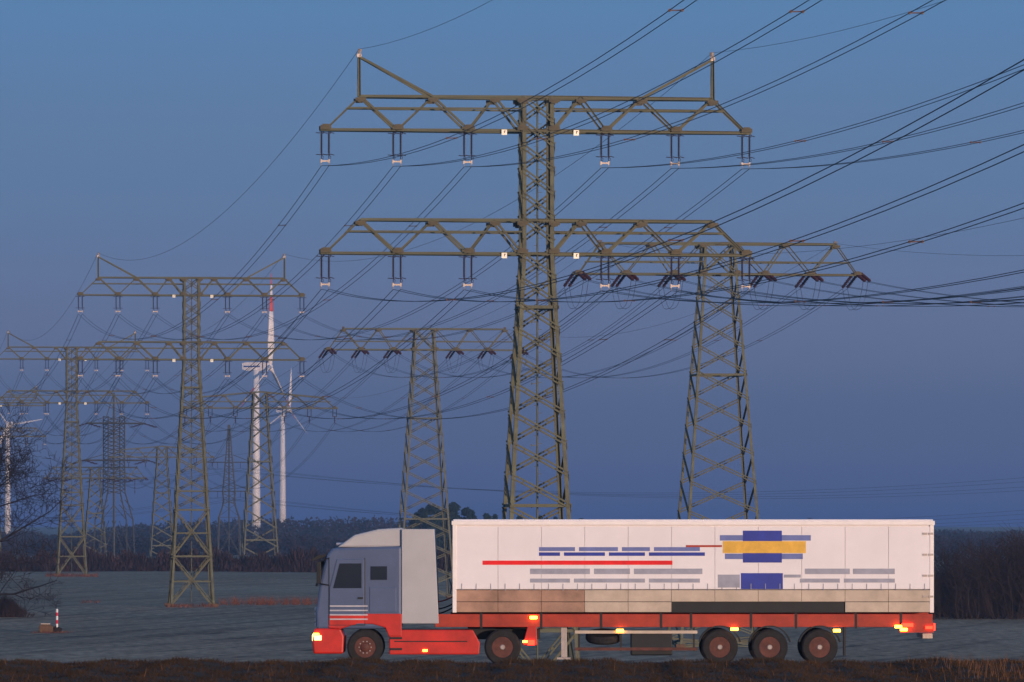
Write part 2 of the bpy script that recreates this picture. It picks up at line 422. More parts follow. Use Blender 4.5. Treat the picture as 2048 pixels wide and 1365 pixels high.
A_NODES = (11.72, 7.75, 3.82)
def tower_A(X, d, hl, label, split, far=1.0):
    root = thing('lattice_pylon', label, 'pylon', (X, d, gz(X, d)), YAW, 'two-level power pylons in a row')
    Lt = Lattice(root, split, 'steel', far)
    zu = hl + 6.79; dep = 1.85; top = zu + dep
    hw = make_hw([(0, 2.35), (hl, .88), (top+.05, .88)])
    panels = []
    if hl > 15:
        z = top
        while z - 1.33 > hl + .2: panels.append((z-1.32, z-.02, '/')); z -= 1.33
        z = hl - .05; q = 1.35
        stop = hl - 16.8
        while z - q > stop: panels.append((z-q*.93, z, '/')); z -= q; q = min(2.05, q*1.035)
        panels += [(hl-2.95, 0, 'H'), (hl-13.9, 0, 'H')]
        b0 = z
        panels += [(max(b0-4.9, .5), b0, 'XH'), (0.02, max(b0-4.9, .5), 'XH'), (b0, 0, 'H'), (b0-4.9, 0, 'H')]
    body(Lt, hw, 0, top+.05, .225, .16, panels, twin=split)
    for z0 in (hl, zu):
        A = arm(Lt, z0, dep, .88, (2.4, 5.8, 9.8), (3.82, 7.75, 11.72), 12.0, (10.55, 1.2), .155, .115)
        for s in (-1,1):
            for x in A_NODES: sus_set(A, s*x, z0, low=far > 1.3)
            p = link('number_plate', PLATE, A); p.location = (-1.9 if s < 0 else 2.1, -.93, z0-.12)
            if far > 1: p.scale = (1.15,)*3
            k = link('plate_mark', MARK, A); k.location = p.location
    for s in (-1,1):
        pk = MB(); pk.box((s*9.85, 0, top+2.25), (.12,.1,.1)); pk.tube([(s*9.85,0,top+2.3),(s*9.85-.05*s,0,top+2.62)], [.09,.13], 6)
        K = pk.obj('earth_wire_peak', M['yoke'], root)
        for y in (-1,1):
            Lt.mem('post', (s*9.85, y*.25, top), (s*9.85, y*.08, top+2.3), .15, K)
            Lt.mem('brace', (s*9.85, y*.08, top+2.2), (s*5.8, y*.6, top), .14, K)
    if split:
        r = MB(); r.tube([(-.02,-.62,.5),(-.02,-.62,top)], .055, 5)
        z = 1.0
        while z < top: r.box((.10 if int(z*2.5) % 2 else -.10, -.62, z), (.12,.012,.012)); z += .42
        z = 2.0
        while z < hl: r.box((-.16,-.62,z), (.2,.02,.02)); r.box((-.34,-.62,z), (.03,.03,.06)); z += 3.4
    else:
        r = MB(); r.tube([(0,-.5,.5),(0,-.5,top)], .07, 4)
    r.obj('climbing_rail', M['steel'], root)
    for sx in (-1,1):
        for sy in (-1,1): link('footing', FOOT, root).location = (sx*2.35, sy*2.35, .05)
    Lt.flush(('brace','chord','horizontal_strut','post'))
    return root, hl

TA = [(1.35, 314.6, 26.17, 'large olive two-level lattice pylon in the middle, rising from behind the truck trailer', True, 1.0),
      (-33.9, 601.5, 26.08, 'olive two-level pylon in the left field, second in its row, with visible feet', True, 1.0),
      (-68.4, 883.7, 26.9, 'smaller two-level pylon standing before the hedge, third in its row', True, 1.15),
      (-114.4, 1250, 29.0, 'faint two-level pylon at the left edge behind the bare tree and white turbine', False, 1.5)]
for a in TA: tower_A(*a)

def loc2w(X, d, z, lx, ly=0, yaw=YAW):
    "tower-local offset to world"
    return Vector((X + lx*math.cos(yaw) - ly*math.sin(yaw), d + lx*math.sin(yaw) + ly*math.cos(yaw), z))

# line of single-level strain pylons
B_TOPS, B_BOTS = (5.5, 9.7), (3.75, 7.6, 11.5)
def tower_B(X, d, hl, label, split, strain=True, far=1.0, hwc=1.37, base=3.55, slope=0, k_=1.0):
    hl /= k_
    root = thing('strain_pylon' if strain else 'suspension_pylon', label, 'pylon', (X, d, gz(X, d)), YAW, 'single-level power pylons in a row')
    root.scale = (k_, k_, k_)
    Lt = Lattice(root, split, 'steel_far' if far > 1 else 'steel', far)
    dep = 2.5; top = hl + dep
    hw = make_hw([(0, base), (hl, hwc), (top, hwc*.93)])
    panels = [(hl, top-.05, 'X')]
    z = hl - .05; q = 1.9 if split else 2.4; k = 0
    while z - q > .5:
        panels.append((z-q, z, '/')); z -= q; q = min(2.9, q*1.03); k += 1
    panels += [(.05, z, 'X'), (hl-8.2, 0, 'H'), (hl-20.2, 0, 'H')]
    body(Lt, hw, 0, top, .21, .155, panels, twin=split)
    A = arm(Lt, hl, dep, hwc, B_TOPS, B_BOTS, 12.0, (10.9, 1.0), .16, .095, slope)
    for s in (-1,1):
        for x in B_BOTS:
            if strain:
                for k in (-1,1):
                    for e, v in enumerate((Vector((-.62, .95, -.98)), Vector((.36, -1.2, -.52)))):
                        o = link('insulator', DARK if split else DARK_LOW, A)
                        o.location = (s*x + k*.2 + (-.12 if e == 0 else .15), 0, hl+.12)
                        o.rotation_mode = 'QUATERNION'; o.rotation_quaternion = (-v).to_track_quat('Z', 'Y')
                        o.scale = (1,1,.9)
            else:
                for k in (-1,1):
                    t = MB(); t.tube([(s*x+k*.28,0,hl),(s*x+k*.28,0,hl-1.25)], .06, 5); t.obj('hanger', M['insul'], A)
                b = MB(); b.box((s*x,0,hl-1.25), (.34,.03,.04)); b.obj('yoke_plate', M['insul'], A)
                o = link('insulator', DARK_LOW, A); o.location = (s*x, 0, hl-1.25); o.scale = (1.25,1.25,.55)
        e = MB(); e.box((s*9.7,0,hl+dep+.1-slope*9.7), (.14,.1,.16)); e.obj('earth_wire_clamp', M['insul'], root)
    for sx in (-1,1):
        for sy in (-1,1): link('footing', FOOT, root).location = (sx*base, sy*base, .05)
    Lt.flush(('brace','chord','horizontal_strut'))
TB = [(16.8, 464, 20.0, 'single-level strain pylon on the right with dark insulators, behind the central pylon', True, True, 1.0, 1.4, 3.7, 0),
      (-10.5, 680, 20.3, 'single-level strain pylon left of the central pylon, above the pine clump', True, True, 1.05, 1.3, 3.4, 0),
      (-46.1, 1040, 20.4, 'thin single-level pylon standing in front of the nearest wind turbine', False, False, 1.35, 1.2, 2.9, .09),
      (-80.0, 1300, 14.3, 'faint single-level pylon between the two left field pylons', False, False, 1.6, 1.2, 3.0, .09)]
for X, d, zr, lab, sp_, st, far, hc, ba, sl in TB:
    tower_B(X, d, zr + CAMZ - gz(X, d), lab, sp_, st, far, hc, ba, sl, 1.193 if d == 1040 else 1.0)
# a further strain pylon, half hidden by the third field pylon
X5, d5 = (190-1024)/FPX*1325, 1325
tower_B(X5, d5, 9.7 + CAMZ - gz(X5, d5), 'faint low strain pylon half hidden behind the third two-level pylon', False, True, 1.6, 1.2, 3.0, .0)

# ------------------------------------------------------------------ far heavy towers
def bars(b, segs, r):
    for p, q in segs: b.tube([p, q], r, 4)
def far_tower_F():
    d = 1400; s = d/FPX; X = (228-1024)*s; zb = gz(X, d)
    root = thing('heavy_lattice_tower', 'faint heavy lattice tower with broad square shaft and three arms at far left', 'pylon', (X, d, zb), .35)
    H = lambda y: CAMZ + (HY-y)*s - zb
    hwid = 17*s
    for sx in (-1,1):
        for sy in (-1,1):
            b = MB()
            pts = [(sx*hwid*2.1, sy*hwid*1.6, 0), (sx*hwid*1.9, sy*hwid*1.4, H(1040)), (sx*hwid*1.05, sy*hwid, H(985)), (sx*hwid*1.0, sy*hwid, H(925)), (sx*hwid, sy*hwid, H(833))]
            b.tube(pts, .17, 4); b.obj('leg', M['steel_dark'], root)
    b = MB(); z = H(833); q = .95
    while z > H(985):
        for a, c in (((-1,-1),(1,-1)), ((1,-1),(1,1)), ((1,1),(-1,1)), ((-1,1),(-1,-1))):
            b.tube([(a[0]*hwid, a[1]*hwid, z-q), (c[0]*hwid, c[1]*hwid, z)], .10, 4)
        z -= q
    for a in (-1,1):
        for sy in (-1,1):
            bars(b, [((a*hwid*2.1,sy*hwid*1.6,0),(a*hwid*.2,sy*hwid*1.5,H(1042))), ((a*hwid*1.9,sy*hwid*1.4,H(1040)),(a*hwid*.3,sy*hwid*1.2,H(1010))),
                     ((a*hwid*1.9,sy*hwid*1.4,H(1020)),(a*hwid*1.05,sy*hwid,H(1000)))], .09)
    o = b.obj('bracing', M['steel_dark'], root); o['kind'] = 'stuff'
    b = MB(); b.tube([(0,0,0),(0,0,H(790))], .28, 5)
    for sx in (-1,1): b.tube([(sx*hwid*.9,0,H(833)),(0,0,H(785))], .1, 4)
    b.obj('central_column', M['steel_dark'], root)
    for yy, x0, x1, st in ((847, -55, 62, 1), (921, -62, 70, 1), (957, -118, 58, 0)):
        b = MB(); z = H(yy)
        for sy in (-1,1): b.tube([(x0*s, sy*.4, z), (0, sy*hwid, z), (x1*s, sy*.4, z)], .19, 4)
        b.tube([(x0*s,0,z),(-hwid,0,z+1.6)], .08, 4); b.tube([(x1*s,0,z),(hwid,0,z+1.6)], .08, 4)
        A = b.obj('crossarm', M['steel_dark'], root)
        for x in ((x0, x1) if st else (-112, -82, -30, -4, 24, 52)):
            for dx in ((-1,1) if st else (-1,)):
                for k in (-.25,.25):
                    o = link('insulator', DARK_LOW, A); v = Vector((dx*1.0, k, -.30))
                    o.location = (x*s, k, z); o.rotation_mode = 'QUATERNION'; o.rotation_quaternion = (-v).to_track_quat('Z','Y'); o.scale = (1.5,1.5,1.9)
        if not st:
            for x in (-13, 42):
                o = link('insulator', DARK_LOW, A); o.location = (x*s, -.5, z); o.scale = (1.2,1.2,2.1)
    return X, d
far_tower_F()
def far_tower_G():
    d = 1700; s = d/FPX; X = (458-1024)*s; zb = gz(X, d)
    root = thing('donau_pylon', 'faint slender lattice tower with two arms left of the nearest turbine', 'pylon', (X, d, zb), .1)
    H = lambda y: CAMZ + (HY-y)*s - zb
    hw = make_hw([(0, 23*s), (H(1035), 21*s), (H(1005), 11*s), (H(985), 13*s), (H(925), 8*s), (H(905), 6*s), (H(850), .3)])
    Lt = Lattice(root, False, 'steel_dark', 1.6)
    pan = []; z = H(850)
    while z > H(1005): pan.append((z-1.7, z-.05, 'X')); z -= 1.7
    pan += [(H(1035), z, '/'), (.1, H(1035), 'X'), (H(1035), 0, 'H'), (H(1005), 0, 'H')]
    body(Lt, hw, 0, H(850), .16, .075, pan)
    b = MB(); b.tube([(0,0,0),(0,0,H(850))], .2, 4); b.obj('central_column', M['steel_dark'], root)
    for yy, w_ in ((925, 46), (983, 46)):
        b = MB(); z = H(yy)
        for sy in (-1,1): b.tube([(-w_*s, sy*.3, z),(0, sy*1.2, z),(w_*s, sy*.3, z)], .14, 4)
        for sx in (-1,1): b.tube([(sx*w_*s, 0, z),(sx*1.2, 0, z+2.2)], .09, 4)
        A = b.obj('crossarm', M['steel_dark'], root)
        for x in (-w_, -w_*.5, w_*.5, w_):
            o = link('insulator', DARK_LOW, A); o.location = (x*s, 0, z); o.scale = (1,1,1.0)
    Lt.flush(('brace',))
    return X, d
XG, dG = far_tower_G()

# ------------------------------------------------------------------ power lines
def catenary(p, q, sag, n):
    return [p.lerp(q, t) - Vector((0,0,sag*4*t*(1-t))) for t in [i/n for i in range(n+1)]]
def power_line(name, label, cat, group, spans, sep, r=.022, n=36, spacers=None, jumpers=()):
    "spans: (p, q, sag[, radius]); sep: half distance of the two conductors, 0 for one"
    root = thing(name, label, cat, spans[0][0], 0, group); o0 = Vector(spans[0][0])
    for e in ((-1,1) if sep else (0,)):
        b = MB()
        for sp_ in spans:
            p, q, sag = sp_[:3]; rr = sp_[3] if len(sp_) > 3 else r
            off = Vector((e*sep, 0, 0))
            b.tube([v + off - o0 for v in catenary(p, q, sag, n)], rr, 5)
        for p, q, low in jumpers:
            off = Vector((e*sep, 0, 0)); pts = [p.lerp(q, t) - Vector((0,0,low*(1-abs(2*t-1)**3))) + off - o0 for t in [i/14 for i in range(15)]]
            b.tube(pts, r*.8, 4)
        o = b.obj('conductor', M['wire'], root)
        for pl in o.data.polygons: pl.use_smooth = True
    if sep and spacers:
        for sp_ in spans:
            p, q, sag = sp_[:3]
            for t in spacers:
                c = p.lerp(q, t) - Vector((0,0,sag*4*t*(1-t))) - o0
                b = MB(); b.tube([c+Vector((-sep-.03,0,0)), c+Vector((sep+.03,0,0))], .022, 5)
                for e in (-1,1): b.tube([c+Vector((e*sep,-.10,0)), c+Vector((e*sep,.10,0))], .05, 6)
                b.obj('spacer', M['spacer'], root)
T0 = (36.0, 28.0)
sides = {-1: 'left', 1: 'right'}; which = {0: 'outermost', 1: 'middle', 2: 'innermost'}
levels = ((0, 'lower'), (1, 'upper'))
for lv, lvn in levels:
    for s in (-1,1):
        for i, x in enumerate(A_NODES):
            pts = [loc2w(T0[0], T0[1], CAMZ + (19.77+6.6 if lv else 12.97+5.15), s*x)]
            for X, d, hl, *_ in TA: pts.append(loc2w(X, d, gz(X, d) + hl + lv*6.79 - 1.98, s*x))
            sg = [6.15, 5.6, 5.6, 7.0]; rr = [.016, .018, .022, .026]
            sp_ = [(pts[k], pts[k+1], sg[k], rr[k]) for k in range(4)]
            power_line('conductor_pair', f'twin wire hung from the {which[i]} {sides[s]} insulators of the central pylon\'s {lvn} crossarm', 'power line',
                       'twin wires of the two-level pylons', sp_, .205, spacers=(.10, .30, .55, .78))
for s in (-1,1):
    pts = [loc2w(T0[0], T0[1], CAMZ + 25.8 + 6.7, s*9.85)]
    for X, d, hl, *_ in TA: pts.append(loc2w(X, d, gz(X, d) + hl + 6.79 + 1.85 + 2.6, s*9.85))
    sg = [6.5, 4.6, 4.6, 5.5]; rr = [.011, .014, .017, .020]
    power_line('earth_wire', f'thin single earth wire strung over the {sides[s]} peak of the central pylon', 'power line', 'earth wires',
               [(pts[k], pts[k+1], sg[k], rr[k]) for k in range(4)], 0)
for s in (-1,1):
    for i, x in enumerate(B_BOTS[::-1]):
        def ends(k):
            X, d, zr = TB[k][:3]; z = CAMZ + zr
            return (loc2w(X, d, z, s*x) + Vector((-.90, 1.1, -1.05)), loc2w(X, d, z, s*x) + Vector((.62,-1.4,-.55)))
        b0 = loc2w(44, 248, CAMZ + 12.2, s*x)
        a1, n1 = ends(0); a2, n2 = ends(1)
        c3 = loc2w(TB[2][0], TB[2][1], CAMZ + TB[2][2] - 2.7, s*x*1.193); c4 = loc2w(TB[3][0], TB[3][1], CAMZ + TB[3][2] - 2.3, s*x)
        power_line('strain_conductor_pair', f'twin wire tied to the {which[i]} {sides[s]} dark insulators of the right-hand strain pylon', 'power line',
                   'twin wires of the single-level pylons', [(b0, n1, 2.5, .017), (a1, n2, 4.8, .018), (a2, c3, 4.4, .021), (c3, c4, 8.0, .026)], .2,
                   jumpers=[(a1, n1, 2.0), (a2, n2, 1.9)], spacers=(.2,.6))
for s in (-1,1):
    p0 = loc2w(44, 248, CAMZ + 16.5, s*9.7); p1 = loc2w(16.8, 464, CAMZ+22.6, s*9.7); p2 = loc2w(-10.5, 680, CAMZ+22.9, s*9.7)
    p3 = loc2w(-46.1, 1040, CAMZ+22.6, s*9.7*1.193); p4 = loc2w(-80, 1300, CAMZ+16.2, s*9.7)
    power_line('strain_earth_wire', f'thin earth wire over the {sides[s]} top corner of the right-hand strain pylon', 'power line', 'earth wires of the single-level pylons',
               [(p0,p1,2.6,.011), (p1,p2,3.6,.013), (p2,p3,3.0,.016), (p3,p4,5,.022)], 0)
# transverse line across the far background
for yy, zy, nm in ((925, 915, 'upper'), (983, 982, 'lower')):
    for j, xx in enumerate((-46, -23, 23, 46)):
        a = P(458+xx, yy+12, dG + xx*.3); q = P(2650+xx*2.2, zy-12 + j*4, 1480 + j*9)
        lft = P(-620+xx, yy+6, 1750 + j*6)
        power_line('distant_wire', f'faint distant wire crossing low behind everything, {("first","second","third","fourth")[j]} of the {nm} four', 'power line',
                   'distant wires crossing low in the background', [(a, q, 9.0 + j*.35, .035), (lft, a, 8.0, .035)], 0, n=50)

# ------------------------------------------------------------------ wind turbines
def turbine(hx, hy, d, tx, base_px, wtop, wbase, azim, blen, rot, nac, label, bands=True):
    s = d/FPX; X = (tx-1024)*s; zb = gz(X, d); hub = CAMZ + (HY-hy)*s
    root = thing('wind_turbine', label, 'wind turbine', (X, d, zb), 0, 'wind turbines')
    b = MB(); H = hub - zb
    zs = [0, H*.3, H*.6, H-1.6]
    b.lathe([((wbase + (wtop-wbase)*z/H)*s/2, z) for z in zs], 16)
    o = b.obj('tower', M['turbine'], root)
    for p in o.data.polygons: p.use_smooth = True
    ax = Vector((math.cos(azim), math.sin(azim), 0)); side = Vector((-math.sin(azim), math.cos(azim), 0))
    R = Matrix((ax, side, Vector((0,0,1)))).transposed()
    hubp = Vector(((hx-tx)*s, 0, H)); ln = nac
    b = MB()
    prof = [(-ln,-.8),(-ln,.9),(-ln*.8,1.15),(-.6,1.05),(.3,.8),(.3,-1.0),(-ln*.3,-1.35),(-ln*.85,-1.2)]
    n = len(prof)
    vs = [R @ Vector((x*1.0, y*1.35, z*1.35)) + hubp for y in (-1,1) for x, z in prof]
    b.add(vs, [tuple(range(n)), tuple(range(2*n-1, n-1, -1))] + [(i, (i+1)%n, (i+1)%n+n, i+n) for i in range(n)])
    N = b.obj('nacelle', M['turbine'], root, bevel=.25)
    st = MB(); st.box(hubp - ax*ln*.6 - side*1.37 + Vector((0,0,-.05)), (ln*.36,.02,.3), R); st.obj('stripe', M['tblue'], N)
    b = MB(); Mx = Matrix.Translation(hubp) @ R.to_4x4() @ Matrix.Rotation(math.pi/2, 4, 'Y')
    b.lathe([(1.5,.2),(1.6,.9),(1.3,1.9),(.75,2.6),(.2,2.9)], 12, Mx); b.obj('hub', M['turbine'], root)
    for k in range(3):
        a = rot + k*2*math.pi/3
        dr = (side*math.sin(a) + Vector((0,0,1))*math.cos(a)); ch = dr.cross(ax)
        def blade(r0, r1, mt, nm, par):
            b = MB(); n = 7; o = 0; rings = []
            for i in range(n):
                t = r0 + (r1-r0)*i/(n-1)
                c = 1.0 if t < .06 else np.interp(t, [.06,.2,.6,1.0], [1.0,1.75,1.1,.22])
                c = c*blen/38; th = c*.24 if t > .06 else c
                tw = np.interp(t, [0,.2,1], [1.0,.85,.35])
                cd = ch*math.cos(tw) + ax*math.sin(tw); td = ax*math.cos(tw) - ch*math.sin(tw)
                p = hubp + ax*1.4 + dr*(1.0 + t*blen)
                for q in range(8):
                    an = 2*math.pi*q/8
                    b.v.append(tuple(p + cd*(math.cos(an)*c + c*.25) + td*math.sin(an)*th))
            for i in range(n-1):
                for q in range(8): b.f.append((i*8+q, i*8+(q+1)%8, (i+1)*8+(q+1)%8, (i+1)*8+q))
            b.f.append(tuple(range(8))[::-1]); b.f.append(tuple((n-1)*8+q for q in range(8)))
            o = b.obj(nm, M[mt], par)
            for p_ in o.data.polygons: p_.use_smooth = True
            return o
        if bands:
            B = blade(0, .58, 'turbine', 'blade', root); blade(.58, .74, 'tred', 'blade_band', B); blade(.74, .88, 'turbine', 'blade_band', B); blade(.88, 1, 'tred', 'blade_tip', B)
        else: blade(0, 1, 'turbine', 'blade', root)
turbine(533, 733, 2470, 512, 1090, 12, 19, -.30, 39.5, 0.06, 10.5, 'tall white wind turbine with red banded blades, nearest of the turbines')
turbine(574, 819, 3300, 565, 1065, 9, 15, -.55, 23, 0.10, 6.5, 'smaller white wind turbine just right of the red banded one', False)
turbine(17, 850, 2900, 15, 1090, 9, 14, -1.75, 17.5, 1.42, 4, 'white wind turbine at the left edge behind the bare tree', False)

# ------------------------------------------------------------------ vegetation
def scatter_tris(centers, radii, per, size, flat=.0, vertical=0.0):
    "small triangles spread through ellipsoids; numpy arrays"
    n = len(centers); C = np.repeat(centers, per, 0); Rr = np.repeat(radii, per, 0)
    u = rng.normal(size=(n*per, 3)); u /= np.linalg.norm(u, axis=1)[:,None]
    rad = rng.random((n*per, 1))**.45
    p = C + u*rad*Rr
    a = rng.normal(size=(n*per, 3)); a /= np.linalg.norm(a, axis=1)[:,None]
    a[:,2] = a[:,2]*(1+vertical); b = np.cross(a, rng.normal(size=(n*per, 3))); b /= (np.linalg.norm(b, axis=1)[:,None]+1e-6)
    s = size*(.5+rng.random((n*per,1)))
    V = np.stack([p + a*s, p - a*s*.5 + b*s*.45, p - a*s*.5 - b*s*.45], 1).reshape(-1, 3)
    return V, np.arange(n*per*3).reshape(-1, 3)
def stuff(name, label, V, F, m):
    return tag(link(name, np_mesh(name, V, F, m)), label, None, None, 'stuff')

def forest(name, label, rows, xr, topf, m, spacing, per=46, size=1.0, h=9):
    cs = []; rs = []
    for d in rows:
        s = d/FPX; x = xr[0]
        while x < xr[1]:
            ty = topf(x) + rng.normal()*2.0
            X = (x-1024)*s; top = CAMZ + (HY-ty)*s; g = gz(X, d) - 1
            hh = top - g
            if hh > 1.5:
                rr = spacing*(.6+.4*rng.random())
                zc = g + hh*.62
                cs.append((X, d + rng.normal()*8, zc)); rs.append((rr, rr, hh*.40))
                cs.append((X + rng.normal()*rr*.5, d + rng.normal()*8, g + hh*.28)); rs.append((rr*1.2, rr, hh*.3))
            x += spacing/s*(.45+.4*rng.random())
    V, F = scatter_tris(np.array(cs), np.array(rs), per, size)
    return stuff(name, label, V, F, m)
lt = lambda x: float(np.interp(x, [-400,0,60,110,180,250,330,450,540,640,760,860,1000,1150,1400], [1066,1062,1064,1070,1063,1052,1046,1042,1038,1037,1036,1040,1044,1048,1052]))
forest('distant_woodland', 'dark bluish wooded ridge on the horizon behind the left pylons', (2450, 2620, 2850), (-420, 1500), lt, M['forest'], 5.0, 60, 1.1)
forest('near_scrub', 'dark scrub and copse edge just beyond the hedgerow', (1750, 1950, 2150, 2300), (-420, 1200), lambda x: 1076+3*math.sin(x*.02)-4*math.exp(-((x-590)/60)**2), M['forest'], 3.2, 60, .8)
forest('right_scrub', 'dark scrub rows below the right horizon', (1500, 1800, 2100), (1700, 2700), lambda x: 1074+3*math.sin(x*.03), M['forest'], 2.6, 90, .45)
forest('horizon_forest', 'flat blue forest edge on the right horizon', (2300, 2650, 3100, 3900), (1150, 2900), lambda x: 1061+1.5*math.sin(x*.02)+1.5*math.sin(x*.007), M['forest'], 5.0, 60, 1.1)

def hedge_mass(name, label, x0, x1, d, rowsn, h, m, twigs, seed_top):
    "upright bare stems and twigs packed as a hedge"
    n = twigs; xs = x0 + (x1-x0)*rng.random(n); ds = d + rng.random(n)*rowsn
    hh = np.array([seed_top(x) for x in xs])*h*(.35+.65*rng.random(n)**.6)
    g = CAMZ + rel(xs, ds) - .1
    z0 = g + hh*rng.random(n)*.75
    ln = hh*.30*(.4+rng.random(n))
    z1 = np.minimum(z0+ln, g+hh)
    lean = rng.normal(size=n)*.22*ln; wd = .035+.09*rng.random(n)
    V = np.stack([np.stack([xs-wd, ds, z0], 1), np.stack([xs+wd, ds+.05, z0], 1), np.stack([xs+lean+wd*.3, ds+rng.normal(size=n)*.2, z1], 1), np.stack([xs+lean-wd*.3, ds, z1], 1)], 1).reshape(-1,3)
    F = np.arange(n*4).reshape(-1,4)
    return stuff(name, label, V, F, m)
tp = lambda x: .82 + .10*math.sin(x*.31) + .08*math.sin(x*.83+1) + .07*math.sin(x*2.1)
hedge_mass('hedgerow', 'long reddish brown bare hedgerow across the far field', -150, 70, 1000, 7, 4.9, M['hedge'], 60000, tp)
# low rise of far land right behind the hedge is hidden by it

def bare_tree(b_tr, b_br, base, height, levels, spread, r0, lean=(0,0), seed=1, droop=.0, n_first=9, rmin=.012, kids=(5,7)):
    rd = random.Random(seed)
    def grow(p, dr, length, r, lev, bag):
        seg = 5 if lev < 3 else 3; pts = [p]; rads = [r]
        d = dr.normalized()
        for i in range(seg):
            jit = Vector((rd.gauss(0,1), rd.gauss(0,1), rd.gauss(0,1)))*(.10+.05*lev)
            up = Vector((0,0,1))*(.10 if lev else .02) - Vector((0,0,1))*droop*(lev == 1)*(i/seg)
            d = (d + jit + up).normalized()
            pts.append(pts[-1] + d*length/seg); rads.append(r*(1-.75*(i+1)/seg) if lev else r*(1-.6*(i+1)/seg))
        (b_tr if lev == 0 else b_br).tube(pts, [max(x,rmin) for x in rads], 6 if lev < 2 else 3, cap=False)
        if lev >= levels: return
        nb = n_first if lev == 0 else rd.randint(*kids)
        for k in range(nb):
            t = (.10 if lev == 0 else .22) + (.88 if lev == 0 else .76)*(k+rd.random()*.6)/nb
            idx = min(seg-1, int(t*seg)); q = pts[idx].lerp(pts[idx+1], t*seg-idx)
            az = rd.random()*2*math.pi; dd = (pts[idx+1]-pts[idx]).normalized()
            ref = Vector((0,0,1)) if abs(dd.z) < .9 else Vector((1,0,0))
            u = dd.cross(ref).normalized(); v = dd.cross(u)
            out = (u*math.cos(az) + v*math.sin(az))*spread + dd*(.75 if lev else .35)
            grow(q, out, length*(.62-.30*t)*(1.25 if lev == 0 else 1.05)*(.8+.4*rd.random()), rads[idx]*(.45 if lev else .38), lev+1, bag)
    grow(Vector(base), Vector((lean[0], lean[1], 1)), height, r0, 0, None)

def make_tree(name, label, x, ybase, d, height, levels, spread, r0, seed, n_first=9, droop=0, group=None, m='bark', cat='tree', rmin=.012, kids=(5,7)):
    X = (x-1024)/FPX*d; z = gz(X, d)
    root = thing(name, label, cat, (X, d, z), 0, group)
    a, b = MB(), MB(); bare_tree(a, b, (0,0,-.1), height, levels, spread, r0, seed=seed, droop=droop, n_first=n_first, rmin=rmin, kids=kids)
    a.obj('trunk', M[m], root); b.obj('branches', M[m], root)
    return root
make_tree('bare_tree', 'dark leafless tree at the left edge with twigs reaching into the picture', -42, 1210, 560, 16.0, 4, 1.5, .42, 11, 32, .20, rmin=.020, kids=(5,6))
make_tree('bare_tree', 'small rounded leafless tree on the horizon above the trailer roof, left one', 1632, 1040, 1500, 9.3, 4, 1.1, .22, 5, 12, m='hedge')
make_tree('bare_tree', 'tiny upright leafless tree on the horizon above the trailer rear', 1757, 1040, 1500, 9.0, 4, .55, .18, 6, 12, m='hedge')
# shrub at the foot of the left tree
def shrub(name, label, x, d, w, h, n, m='twig', seed=3, group=None):
    X = (x-1024)/FPX*d; z = gz(X, d); rd = random.Random(seed)
    root = thing(name, label, 'shrub', (X, d, z), 0, group); b = MB()
    for i in range(n):
        px, py = rd.gauss(0, w*.35), rd.gauss(0, w*.2); hh = h*(.5+.5*rd.random())*max(.25, 1-abs(px)/w)
        p = Vector((px, py, -.05)); dr = Vector((px/w*.5+rd.gauss(0,.15), rd.gauss(0,.2), 1)).normalized()
        pts = [p]; 
        for k in range(4):
            dr = (dr + Vector((rd.gauss(0,.13), rd.gauss(0,.13), 0))).normalized(); pts.append(pts[-1] + dr*hh/4)
        b.tube(pts, [.035,.028,.02,.014,.006], 3, cap=False)
        for k in range(1,4):
            for _ in range(4):
                q = pts[k].lerp(pts[k+1], rd.random()); v = Vector((rd.gauss(0,.6), rd.gauss(0,.6), .7)).normalized()
                b.tube([q, q+v*hh*.16, q+(v+Vector((rd.gauss(0,.2),0,.25)))*hh*.26], [.012,.009,.004], 3, cap=False)
    b.obj('stems', M[m], root)
shrub('bare_shrub', 'low dark shrub at the foot of the left tree', 8, 562, 3.2, 2.2, 520, seed=4)

# thicket at the right
def thicket():
    b = MB(); rd = random.Random(21)
    for i in range(1500):
        x = 1770 + 760*rd.random(); d = 532 + 22*rd.random()
        X = (x-1024)/FPX*d; z = gz(X, d)
        hh = (6.6 + 1.1*math.sin(x*.013) + .7*math.sin(x*.05))*(.55+.45*rd.random()**.7)
        if x < 1900: hh *= .75+.25*(x-1770)/130
        p = Vector((X, d, z-.1)); dr = Vector((rd.gauss(0,.28), rd.gauss(0,.2), 1)).normalized(); pts = [p]
        for k in range(4):
            dr = (dr + Vector((rd.gauss(0,.18), rd.gauss(0,.15), .05))).normalized(); pts.append(pts[-1] + dr*hh/4)
        r = .03+.035*rd.random()
        b.tube(pts, [r,r*.8,r*.6,r*.4,.008], 3, cap=False)
        for k in range(0,4):
            for _ in range(8):
                q = pts[k].lerp(pts[k+1], rd.random()); v = Vector((rd.gauss(0,.9), rd.gauss(0,.5), .55)).normalized(); l = hh*(.10+.14*rd.random())
                b.tube([q, q+v*l*.6, q+(v+Vector((rd.gauss(0,.25),0,.3)))*l], [r*.4,r*.28,.007], 3, cap=False)
    tag(b.obj('thicket', M['twig']), 'dense dark leafless thicket at the right edge of the field', None, None, 'stuff')
thicket()

